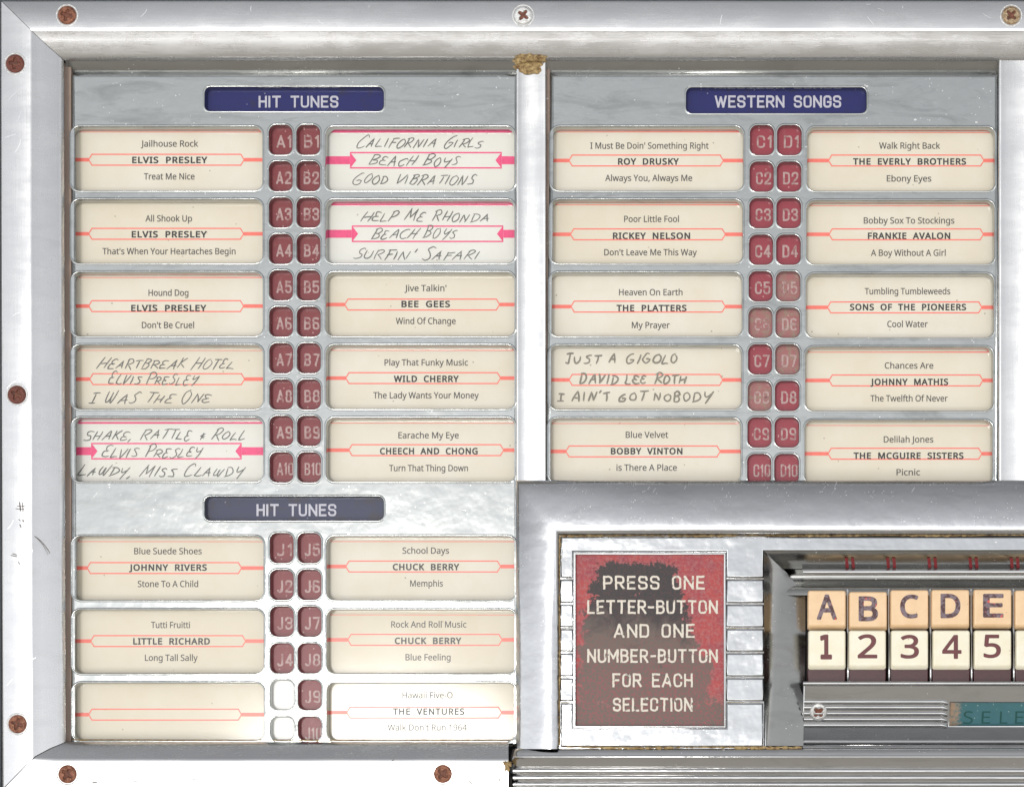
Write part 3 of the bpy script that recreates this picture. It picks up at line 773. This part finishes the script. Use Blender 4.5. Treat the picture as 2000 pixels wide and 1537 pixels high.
for k in range(6):
    dk = -31 + (2 if k == 1 else 0)
    b = key_block('push_button', KX[k], KY[k], KX[k]+75, KY[k]+77, dk, 0, M['key_tan'], juke, 6.5, 50)
    tag(b, 'tan push button ' + ('lettered ' + 'ABCDE'[k] if k < 5 else 'cut off at the right edge of the upper row'))
    if k < 5:
        s = 'ABCDE'[k]; x0, x1 = [(1595, 1635), (1677, 1715), (1758, 1794), (1837, 1876), (1920, 1960)][k]
        yt, yb = [(1162.5, 1208), (1166, 1211), (1163, 1205), (1161, 1205), (1161, 1204)][k]
        text('engraved_letter', s, x0, x1, yt, yb, dk-.35, M['letter'], b, bold=.024, thick=.3)
    b = key_block('push_button', NX[k], 1230, NX[k]+73.5, 1307, -44, 0, M['key_cream'], juke, 6, 14)
    tag(b, 'cream push button ' + ('numbered ' + str(k+1) if k < 5 else 'cut off at the right edge of the lower row'))
    if k < 5:
        x0, x1 = [(1602, 1625), (1675, 1713.5), (1759, 1795), (1840, 1878), (1921, 1955)][k]
        yt, yb = [(1241, 1285), (1240, 1284), (1241, 1284), (1241, 1285), (1240, 1283)][k]
        text('engraved_number', str(k+1), x0, x1, yt, yb, -44.35, M['number'], b, bold=.016 if k else .028, thick=.3, fnt='mono' if k == 0 else 'sans')
    sk = plate('button_skirt', [(NX[k]-1, 1260), (NX[k]+73, 1260), (NX[k]+73, 1333), (NX[k]-1, 1333)], [], -29.5, M['skirt'], juke, prof=CRISP, thick=30)
    if k < 6:
        xx = KX[k]+77.7
        rows = []
        for y, hd in ((1150, -18), (1168, -19), (1222, -21), (1236, -24), (1300, -34), (1322, -38), (1331, -30)):
            rows.append([P(xx-3+(1 if y > 1230 else 0), y, 2), P(xx-2.4+(1 if y > 1230 else 0), y, hd+2.5), P(xx-.9+(1 if y > 1230 else 0), y, hd), P(xx+.9+(1 if y > 1230 else 0), y, hd), P(xx+2.4+(1 if y > 1230 else 0), y, hd+2.5), P(xx+3+(1 if y > 1230 else 0), y, 2)])
        loft('button_divider', rows, M['trim'], juke)

# --- lower chrome trim with its ribs, the green window and the grille below
tr = plate('selector_trim', [(1569, 1330), (2120, 1330), (2120, 1452), (1569, 1452)], [[(1858.5, 1371), (2110, 1371), (2110, 1416), (1858.5, 1416)]], -46, M['trim'], juke, prof=[(2.4, 0), (1.2, .5), (.4, 1.5), (0, 3)], thick=22)
tag(tr, 'chrome trim strip below the push buttons')
def rib(name, x0, x1, y, r, d, mat, parent, h=None, label=None, curl=False):
    h = h or r; rows = []
    st = [(x0, 1, 0)] + [((x0+x1)/2, 1, 0), (x1, 1, 0)]
    if curl: st = [(x0, 1, 0), (x0+20, 1, 0), (x1-14, 1, 0), (x1-9, .92, 0), (x1-5, 1.15, .6), (x1, .85, 2.0), (x1+3, .35, 3.4)]
    for x, k, dy in st:
        rows.append([P(x, y+dy+r*k*math.cos(a)*-1, d-h*k*math.sin(a)) for a in [math.pi*i/8 for i in range(9)]])
    o = loft(name, rows, mat, parent)
    if label: tag(o, label)
    return o
rib('trim_bead', 1569, 2120, 1335, 4.2, -45.5, M['trim'], tr)
for y in (1370.5, 1381.5, 1393, 1404.5, 1416): rib('rib', 1571, 1851, y, 4.4, -45.6, M['trim'], tr, h=4.2, curl=True)
rib('trim_bead', 1569, 2120, 1449, 4.0, -45.5, M['trim'], tr)
screw(1599.5, 1390, 17, .8, M['screw_ch'], tr, -49, w=3.2, label='plated screw with a rusty cross beside the ribs', rim=False)
gw = flat('green_window', [[(1850, 1366), (2112, 1366), (2112, 1420), (1850, 1420)]], -34, M['green'], juke)
tag(gw, 'teal window with worn lettering')
for s, x0, x1 in (('S', 1885, 1904), ('E', 1921, 1938), ('L', 1957, 1972), ('E', 1987, 2004)):
    text('lettering', s, x0, x1, 1388, 1412, -34.4, M['green_ink'], gw, bold=0.0, thick=.2)
# slot row
box('slot_plate', 1569, 1453.5, 2120, 1474, -40, -30, M['trim'], juke)
rib('slot_bead', 1569, 2120, 1459, 2.6, -40, M['trim'], juke, label='thin bright bead above the slots')
for k in range(7):
    box('button_slot', 1588+80.6*k-6, 1463.5, 1588+80.6*k+69, 1469.5, -40.8, -38, M['skirt'], juke)

trim_set = [o for o in COL.objects if o.name.split('.')[0] in ('selector_trim', 'green_window', 'slot_plate', 'slot_bead', 'button_slot') or (o.parent and o.parent.name in ('selector_trim', 'green_window'))]
ztop = P(1500, 1330, -46).z
for o in trim_set:
    for v in o.data.vertices: v.co.y += .46*(ztop - (v.co.z + o.location.z))
gy = [(1461, 30), (1461.5, -50), (1463, -56), (1466, -58.5), (1472, -60), (1476, -61), (1477.5, -62), (1479, -61), (1480.5, -58), (1486, -53.8), (1494, -49.8), (1496, -48.8), (1497, -46.8), (1499, -45.8), (1640, 22)]
def gx(y): return 1006 - 9*min(1, max(0, (y-1463)/35))**.8
gb = []
for u in (0, .02, .5, 1):
    gb.append([P(gx(y) + (2120-gx(y))*u, y, d + (6 if u == 0 else 0)) for y, d in gy])
gb = [[Vector(v)+Vector((0, 40*S, 0)) for v in gb[0]]] + gb
grl = loft('lower_grille', gb, M['trim'], juke); tag(grl, 'ribbed chrome panel along the bottom')
for k in range(9): rib('rib', 1002, 2120, 1504.5+13.3*k, 5.0, -43.4+6.4*k, M['trim'], grl, h=4.6)
loft('grille_gap', [[P(gx(y)-5, y, 0), P(gx(y)-3.5, y, -34), P(gx(y)+3, y, -30)] for y in (1462, 1475, 1490, 1510, 1600)], M['dark'], juke)

# --- grime in the seams
def seam(path, w, d, seed, label=None, mat='glue'):
    rnd = random.Random(seed); pts = []
    V, F = [], []
    P0 = [Vector(p) for p in path]; ln = []
    for a, b in zip(P0[:-1], P0[1:]):
        k = max(2, int((b-a).length/5))
        ln += [(a.lerp(b, i/k), (b-a).normalized()) for i in range(k)]
    ln.append((P0[-1], (P0[-1]-P0[-2]).normalized()))
    for i, (p, t) in enumerate(ln):
        nn = Vector((-t.y, t.x)); a = w*rnd.uniform(.15, 1.0)*(0.6+.4*math.sin(i*.13+seed)); b = w*rnd.uniform(.2, .6)
        V += [P(*(p+nn*a), d+1.2), P(*(p+nn*a*.4), d-.8), P(*(p-nn*b*.4), d-.8), P(*(p-nn*b), d+1.2)]
    for i in range(len(ln)-1):
        for j in range(3): F.append((4*i+j, 4*i+j+1, 4*i+5+j, 4*i+4+j))
    o = finish('seam_grime', V, F, M[mat], juke); tag(o, label)
seam([(1093, 1455), (1093, 1046), (1600, 1046), (2110, 1045)], 3.2, -55.5, 3, 'brown grime in the seam round the control panel')
seam([(1095, 1459), (1300, 1460), (1494, 1459), (1566, 1459)], 5.0, -55, 4, 'crusty grime along the bottom of the control panel')
for y in GR:
    seam([(1093, y), (1120, y)], 1.5, -50, int(y)); seam([(1418, y), (1492, y)], 1.5, -50, int(y)+1)
seam([(142, 1444), (400, 1445), (1000, 1445)], 2.5, -2, 8, 'grime along the foot of the left rack')

# --- single scratches and scuffs you can pick out
V, F = [], []
rnd = random.Random(21)
def arc(x, y, L, a, bend):
    p = []
    for i in range(7):
        t = i/6; p.append(Vector((x+L*t*math.cos(a+bend*t), y+L*t*math.sin(a+bend*t))))
    return p
for _ in range(12): ribbon_data(arc(rnd.uniform(8, 50), rnd.uniform(150, 1430), rnd.uniform(5, 30), rnd.uniform(-1.2, -.3), rnd.uniform(-.4, .4)), rnd.uniform(.5, 1.0), -45.15, V, F)
for _ in range(10): ribbon_data(arc(rnd.uniform(160, 1990), rnd.uniform(7, 40), rnd.uniform(4, 22), rnd.uniform(-.6, 2.0), rnd.uniform(-.6, .6)), rnd.uniform(.5, 1.0), -45.15, V, F)
o = finish('scratches', V, F, M['scratch'], r_top, False); o['kind'] = 'stuff'
V, F = [], []
for a in (((66, 1046), (75, 1052), (86, 1063), (94, 1074), (98, 1081)),):
    ribbon_data(smooth_line(a), 1.6, -42.6, V, F)
for q in (((33, 988), (49, 988)), ((38, 980), (40, 998)), ((44, 981), (45, 999)), ((30, 993), (48, 994)), ((36, 1014), (40, 1017)), ((44, 1015), (46, 1019)), ((38, 1024), (41, 1030)), ((21, 1084), (34, 1087)), ((24, 1081), (33, 1084)), ((35, 1096), (39, 1103)),
          ((180, 1527), (190, 1527)), ((255, 1527), (273, 1527)), ((340, 1524), (352, 1524)), ((375, 1522), (384, 1521)), ((396, 1520), (406, 1519)), ((416, 1520), (420, 1519)), ((462, 1517), (474, 1516)), ((445, 1535), (460, 1538)),
          ((758, 1494), (769, 1482)), ((808, 1487), (812, 1492)), ((912, 1518), (924, 1531)), ((976, 1519), (976, 1526)), ((520, 1500), (528, 1504)), ((640, 1522), (650, 1520))):
    mid = ((q[0][0]+q[1][0])/2+rnd.uniform(-1, 1), (q[0][1]+q[1][1])/2+rnd.uniform(-1, 1))
    ribbon_data(smooth_line((q[0], mid, q[1])), rnd.uniform(1.5, 2.6), -45.2, V, F)
o = finish('scuff_marks', V, F, M['mark'], r_left, False); o['kind'] = 'stuff'
V, F = [], []
for _ in range(14):
    x = rnd.uniform(1040, 1990); y = rnd.uniform(950, 968)
    t = (y-938)/31.0
    # laid on the slope between two profile points
    for i in range(len(bzY)-1):
        if bzY[i] <= y <= bzY[i+1]: dd = bz[i]+(bz[i+1]-bz[i])*(y-bzY[i])/(bzY[i+1]-bzY[i])
    L = rnd.uniform(3, 14); a = rnd.uniform(-1.3, -.9)
    pts = []
    for i in range(5):
        yy = y + L*i/4*math.sin(a) ; xx = x + L*i/4*math.cos(a)
        yy = max(941, yy)
        for j in range(len(bzY)-1):
            if bzY[j] <= yy <= bzY[j+1]: dz = bz[j]+(bz[j+1]-bz[j])*(yy-bzY[j])/(bzY[j+1]-bzY[j])
        pts.append((xx, yy, dz-.35))
    w = rnd.uniform(.4, .8); b = len(V)
    for (xx, yy, dz) in pts: V += [P(xx-w, yy, dz), P(xx+w, yy, dz)]
    for i in range(4): F.append((b+2*i, b+2*i+1, b+2*i+3, b+2*i+2))
o = finish('scratches', V, F, M['scratch'], bez, False); o['kind'] = 'stuff'

# ------------------------------------------------------------------ title cards
CD = 23.0
def card(x0, x1, ytop, h, band, lines, label, style='orange', tips=None, hand=None):
    """x0..x1, ytop: the opening; band: centre line of the printed frame; tips: its two pointed ends"""
    X0, Y0 = TP(x0, ytop, 0); X1, Y1 = TP(x1, ytop+h, 0)
    X0 -= 6; X1 += 6; Y0 -= 1; Y1 += 5
    org = L3((X0+X1)/2, Y1, CD)
    root = empty('title_card', org)
    tag(root, label, 'title card', 'title cards in the racks')
    mat = M['white'] if style == 'pink' else M['cream']
    dz = -.3
    o = plate('paper', [(X0, Y0), (X1, Y0), (X1, Y1), (X0, Y1)], [], CD, mat, root, prof=[(.3, 0), (0, .3)], thick=1.5, true=True)
    o.location = -org
    def place(ob): ob.location = -org
    q = CD+dz; t = (D+q)/D
    xa = FX+(X0+1-FX)/t; xb = FX+(X1-1-FX)/t      # paper edges as seen
    yc = band; V, F = [], []
    def add(loops):
        ls = [[TP(x, y, q) for x, y in l] for l in loops]; b = len(V)
        V.extend(L3(x, y, q) for l in ls for x, y in l); F.extend(tuple(i+b for i in f) for f in fill(ls))
    if style == 'orange':
        l, r = tips; hh = 11.8; w = 2.4
        outer = [(l, yc), (l+7, yc-hh), (r-7, yc-hh), (r, yc), (r-7, yc+hh), (l+7, yc+hh)]
        inner = [(l+2.4, yc), (l+8.2, yc-hh+w), (r-8.2, yc-hh+w), (r-2.4, yc), (r-8.2, yc+hh-w), (l+8.2, yc+hh-w)]
        add([outer, inner]); add([[(xa, yc-3.6), (l+1, yc-3.6), (l+1, yc+3.6), (xa, yc+3.6)]]); add([[(r-1, yc-3.6), (xb, yc-3.6), (xb, yc+3.6), (r-1, yc+3.6)]])
        if random.random() < .45: add([[(xa, ytop+8.2), (xb, ytop+8.2+random.uniform(-1.2, .6)), (xb, ytop+9.8), (xa, ytop+9.4)]])
        m = M['orange']
    else:
        l, r = tips; hh = 16.3; w = 2.8
        add([[(l, yc-hh), (r, yc-hh), (r, yc+hh), (l, yc+hh)], [(l+2, yc-hh+w), (l+12.5, yc), (l+2, yc+hh-w), (r-2, yc+hh-w), (r-12.5, yc), (r-2, yc-hh+w)]])
        add([[(xa, yc-7.8), (l-.2, yc-7.8), (l-.2, yc+7.8), (xa, yc+7.8)]]); add([[(r+.2, yc-7.8), (xb, yc-7.8), (xb, yc+7.8), (r+.2, yc+7.8)]])
        add([[(xa, ytop+6.5), (xb, ytop+6.5), (xb, ytop+10.2), (xa, ytop+10.2)]])
        m = M['pink']
    place(finish('printed_frame', V, F, m, root, False))
    for i, ln in enumerate(lines):
        s, a, b, y = ln
        nm = 'artist_name' if i == 1 else 'song_title'
        if hand:
            hgt = 8.6 if i != 1 else 8.6
            sl_ = .42 if hand == 'pen' else .12
            place(pen(nm, s, a, b, y-hgt, y+hgt, q-.25, M[hand], root, w=2.0 if hand == 'pen' else 3.5, slant=sl_, first=1.3 if hand == 'pen' else 1.05))
        elif i == 1:
            place(text(nm, s.replace(' ', '  '), a, b, y-5.8, y+5.8, q-.25, M['inkb'], root, bold=.032, track=1.12))
        else:
            place(text(nm, s, a, b, y-6.0, y+6.0, q-.25, M['ink'], root, bold=0.010))
    return root
A, B_, Cc, Dd = (141, 511), (637, 1003.5), (1078, 1450.5), (1578, 1942)
def put(colx, rows, s, k, band, tips, lines, label, **kw):
    y = rows[k]; e = s(y); h = min(HB, 1444-y)
    card(colx[0]+e, colx[1]+e, y, h, band, lines, label, tips=tips, **kw)
EP = 'ELVIS PRESLEY'
put(A, rowsL, sl, 0, 312.5, (172, 478), [('Jailhouse Rock', 275, 387, 281), (EP, 258, 405, 313), ('Treat Me Nice', 281, 380, 345)], 'cream title card left of tags A1 and A2, printed Jailhouse Rock')
put(A, rowsL, sl, 1, 457, (172, 477), [('All Shook Up', 284, 375, 427), (EP, 257, 404, 458), ("That's When Your Heartaches Begin", 200, 460, 491)], 'cream title card left of tags A3 and A4, printed All Shook Up')
put(A, rowsL, sl, 2, 598, (172, 477), [('Hound Dog', 290, 368, 572), (EP, 256, 403, 602), ("Don't Be Cruel", 277, 379, 635)], 'cream title card left of tags A5 and A6, printed Hound Dog')
put(A, rowsL, sl, 3, 740.5, (174, 479), [('HEARTBREAK HOTEL', 188, 456, 712), (EP, 212, 390, 742), ('z WAS THE ONE', 173, 414, 779)], 'cream card left of tags A7 and A8, handwritten Heartbreak Hotel', hand='pen')
put(A, rowsL, sl, 4, 881, (178, 472), [('SHAKE, RATTLE & ROLL', 163, 478, 850), (EP, 199, 397, 884), ('LAWDY, MISS CLAWDY', 152, 480, 921)], 'white pink-printed card left of tags A9 and A10, handwritten Shake Rattle and Roll', style='pink', hand='pen')
put(B_, rowsL, sl, 0, 313.5, (683.5, 980), [('CALIFORNIA GIRLS', 697, 944, 280), ('BEACH BOYS', 720, 900, 315), ('GOOD VIBRATIONS', 689, 932, 352)], 'white pink-printed card right of tags B1 and B2, handwritten California Girls', style='pink', hand='pen')
put(B_, rowsL, sl, 1, 457, (687, 983), [('HELP ME RHONDA', 704, 955, 424), ('BEACH BOYS', 725, 894, 457), ("SURFIN' SAFARI", 690, 937, 498)], 'white pink-printed card right of tags B3 and B4, handwritten Help Me Rhonda', style='pink', hand='pen')
put(B_, rowsL, sl, 2, 595, (672, 977), [("Jive Talkin'", 790, 872, 563), ('BEE GEES', 784, 879, 594), ('Wind Of Change', 773, 890, 627)], 'cream title card right of tags B5 and B6, printed Wind Of Change')
put(B_, rowsL, sl, 3, 738.5, (674, 979), [('Play That Funky Music', 751, 914, 708), ('WILD CHERRY', 769, 896, 740), ('The Lady Wants Your Money', 729, 935, 772)], 'cream title card right of tags B7 and B8, printed Play That Funky Music')
put(B_, rowsL, sl, 4, 879, (680, 985), [('Earache My Eye', 778, 896, 850), ('CHEECH AND CHONG', 742, 933, 881), ('Turn That Thing Down', 760, 914, 914)], 'cream title card right of tags B9 and B10, printed Earache My Eye')
put(A, rowsJ, sl, 0, 1109, (169, 473), [('Blue Suede Shoes', 262, 394, 1076), ('JOHNNY RIVERS', 252, 404, 1108), ('Stone To A Child', 269, 387, 1140)], 'cream title card left of tags J1 and J2, printed Blue Suede Shoes')
put(A, rowsJ, sl, 1, 1251.5, (176, 481), [('Tutti Fruitti', 295, 371, 1220), ('LITTLE RICHARD', 260, 410, 1252), ('Long Tall Sally', 283, 386, 1284)], 'cream title card left of tags J3 and J4, printed Long Tall Sally')
put(A, rowsJ, sl, 2, 1395, (172, 473), [], 'blank cream title card in the bottom left corner, without any name')
put(B_, rowsJ, sl, 0, 1106, (674, 979), [('School Days', 786, 877, 1075), ('CHUCK BERRY', 767, 897, 1107), ('Memphis', 801, 865, 1139)], 'cream title card right of tags J5 and J6, printed School Days')
put(B_, rowsJ, sl, 1, 1249, (678, 982), [('Rock And Roll Music', 764, 911, 1219), ('CHUCK BERRY', 771, 901, 1251), ('Blue Feeling', 792, 880, 1283)], 'cream title card right of tags J7 and J8, printed Rock And Roll Music')
put(B_, rowsJ, sl, 2, 1391, (676, 981), [('Hawaii Five-O', 786, 884, 1357), ('THE VENTURES', 767, 907, 1389), ("Walk Don't Run 1964", 757, 912, 1420)], 'cream card washed out by glare, right of tag J9 above the bottom rail')
put(Cc, rowsC, sr, 0, 314, (1110, 1414), [("I Must Be Doin' Something Right", 1153, 1384, 285), ('ROY DRUSKY', 1207, 1326, 316), ('Always You, Always Me', 1182, 1352, 348)], 'cream title card left of tags C1 and C2, printed Always You, Always Me')
put(Cc, rowsC, sr, 1, 458, (1113, 1418), [('Poor Little Fool', 1219, 1326, 428), ('RICKEY NELSON', 1197, 1348, 461), ("Don't Leave Me This Way", 1180, 1361, 493)], 'cream title card left of tags C3 and C4, printed Poor Little Fool')
put(Cc, rowsC, sr, 2, 599, (1114, 1418), [('Heaven On Earth', 1209, 1333, 571), ('THE PLATTERS', 1204, 1341, 602), ('My Prayer', 1234, 1308, 635)], 'cream title card left of tags C5 and C6, printed Heaven On Earth')
put(Cc, rowsC, sr, 3, 742, (1110, 1413), [('JUST A GIGOLO', 1104, 1322, 701), ('DAVID LEE ROTH', 1132, 1341, 741), ("z AIN'T GOT NOBODY", 1088, 1394, 775)], 'cream card left of tags C7 and C8, handwritten Just A Gigolo in grey marker', hand='pencil')
put(Cc, rowsC, sr, 4, 881.5, (1104, 1408), [('Blue Velvet', 1222, 1305, 849), ('BOBBY VINTON', 1193, 1333, 881), ('is There A Place', 1204, 1322, 913)], 'cream title card left of tags C9 and C10, printed Blue Velvet')
put(Dd, rowsD, sr, 0, 314, (1617, 1923), [('Walk Right Back', 1717, 1836, 285), ('THE EVERLY BROTHERS', 1666, 1887, 316), ('Ebony Eyes', 1732, 1819, 349)], 'cream title card right of tags D1 and D2, printed Walk Right Back')
put(Dd, rowsD, sr, 1, 458, (1618, 1922), [('Bobby Sox To Stockings', 1687, 1864, 431), ('FRANKIE AVALON', 1695, 1856, 461), ('A Boy Without A Girl', 1701, 1847, 494)], 'cream title card right of tags D3 and D4, printed A Boy Without A Girl')
put(Dd, rowsD, sr, 2, 600.5, (1615, 1919), [('Tumbling Tumbleweeds', 1689, 1856, 569), ('SONS OF THE PIONEERS', 1660, 1887, 600), ('Cool Water', 1733, 1812, 633)], 'cream title card right of tags D5 and D6, printed Cool Water')
put(Dd, rowsD, sr, 3, 743, (1618, 1921), [('Chances Are', 1728, 1823, 714), ('JOHNNY MATHIS', 1700, 1852, 746), ('The Twelfth Of Never', 1700, 1851, 778)], 'cream title card right of tags D7 and D8, printed Chances Are')
put(Dd, rowsD, sr, 4, 886, (1616, 1919), [('Delilah Jones', 1726, 1823, 858), ('THE MCGUIRE SISTERS', 1667, 1882, 890), ('Picnic', 1751, 1797, 922)], 'cream title card right of tags D9 and D10, printed Picnic')

# ------------------------------------------------------------------ the ground it stands on
gp = bpy.data.meshes.new('ground'); gp.from_pydata([(-200, -200, 0), (200, -200, 0), (200, 200, 0), (-200, 200, 0)], [], [(0, 1, 2, 3)])
t_ = NT('paving'); gp.materials.append(t_.set(base=C(200, 193, 182), rough=.9))
go = bpy.data.objects.new('ground', gp); COL.objects.link(go); go['kind'] = 'structure'

# lean the whole front back
for o in list(COL.objects):
    if o.parent is None and o.type in ('MESH', 'EMPTY') and o.name != 'ground':
        o.matrix_world = ROT @ Matrix.Translation(o.location)
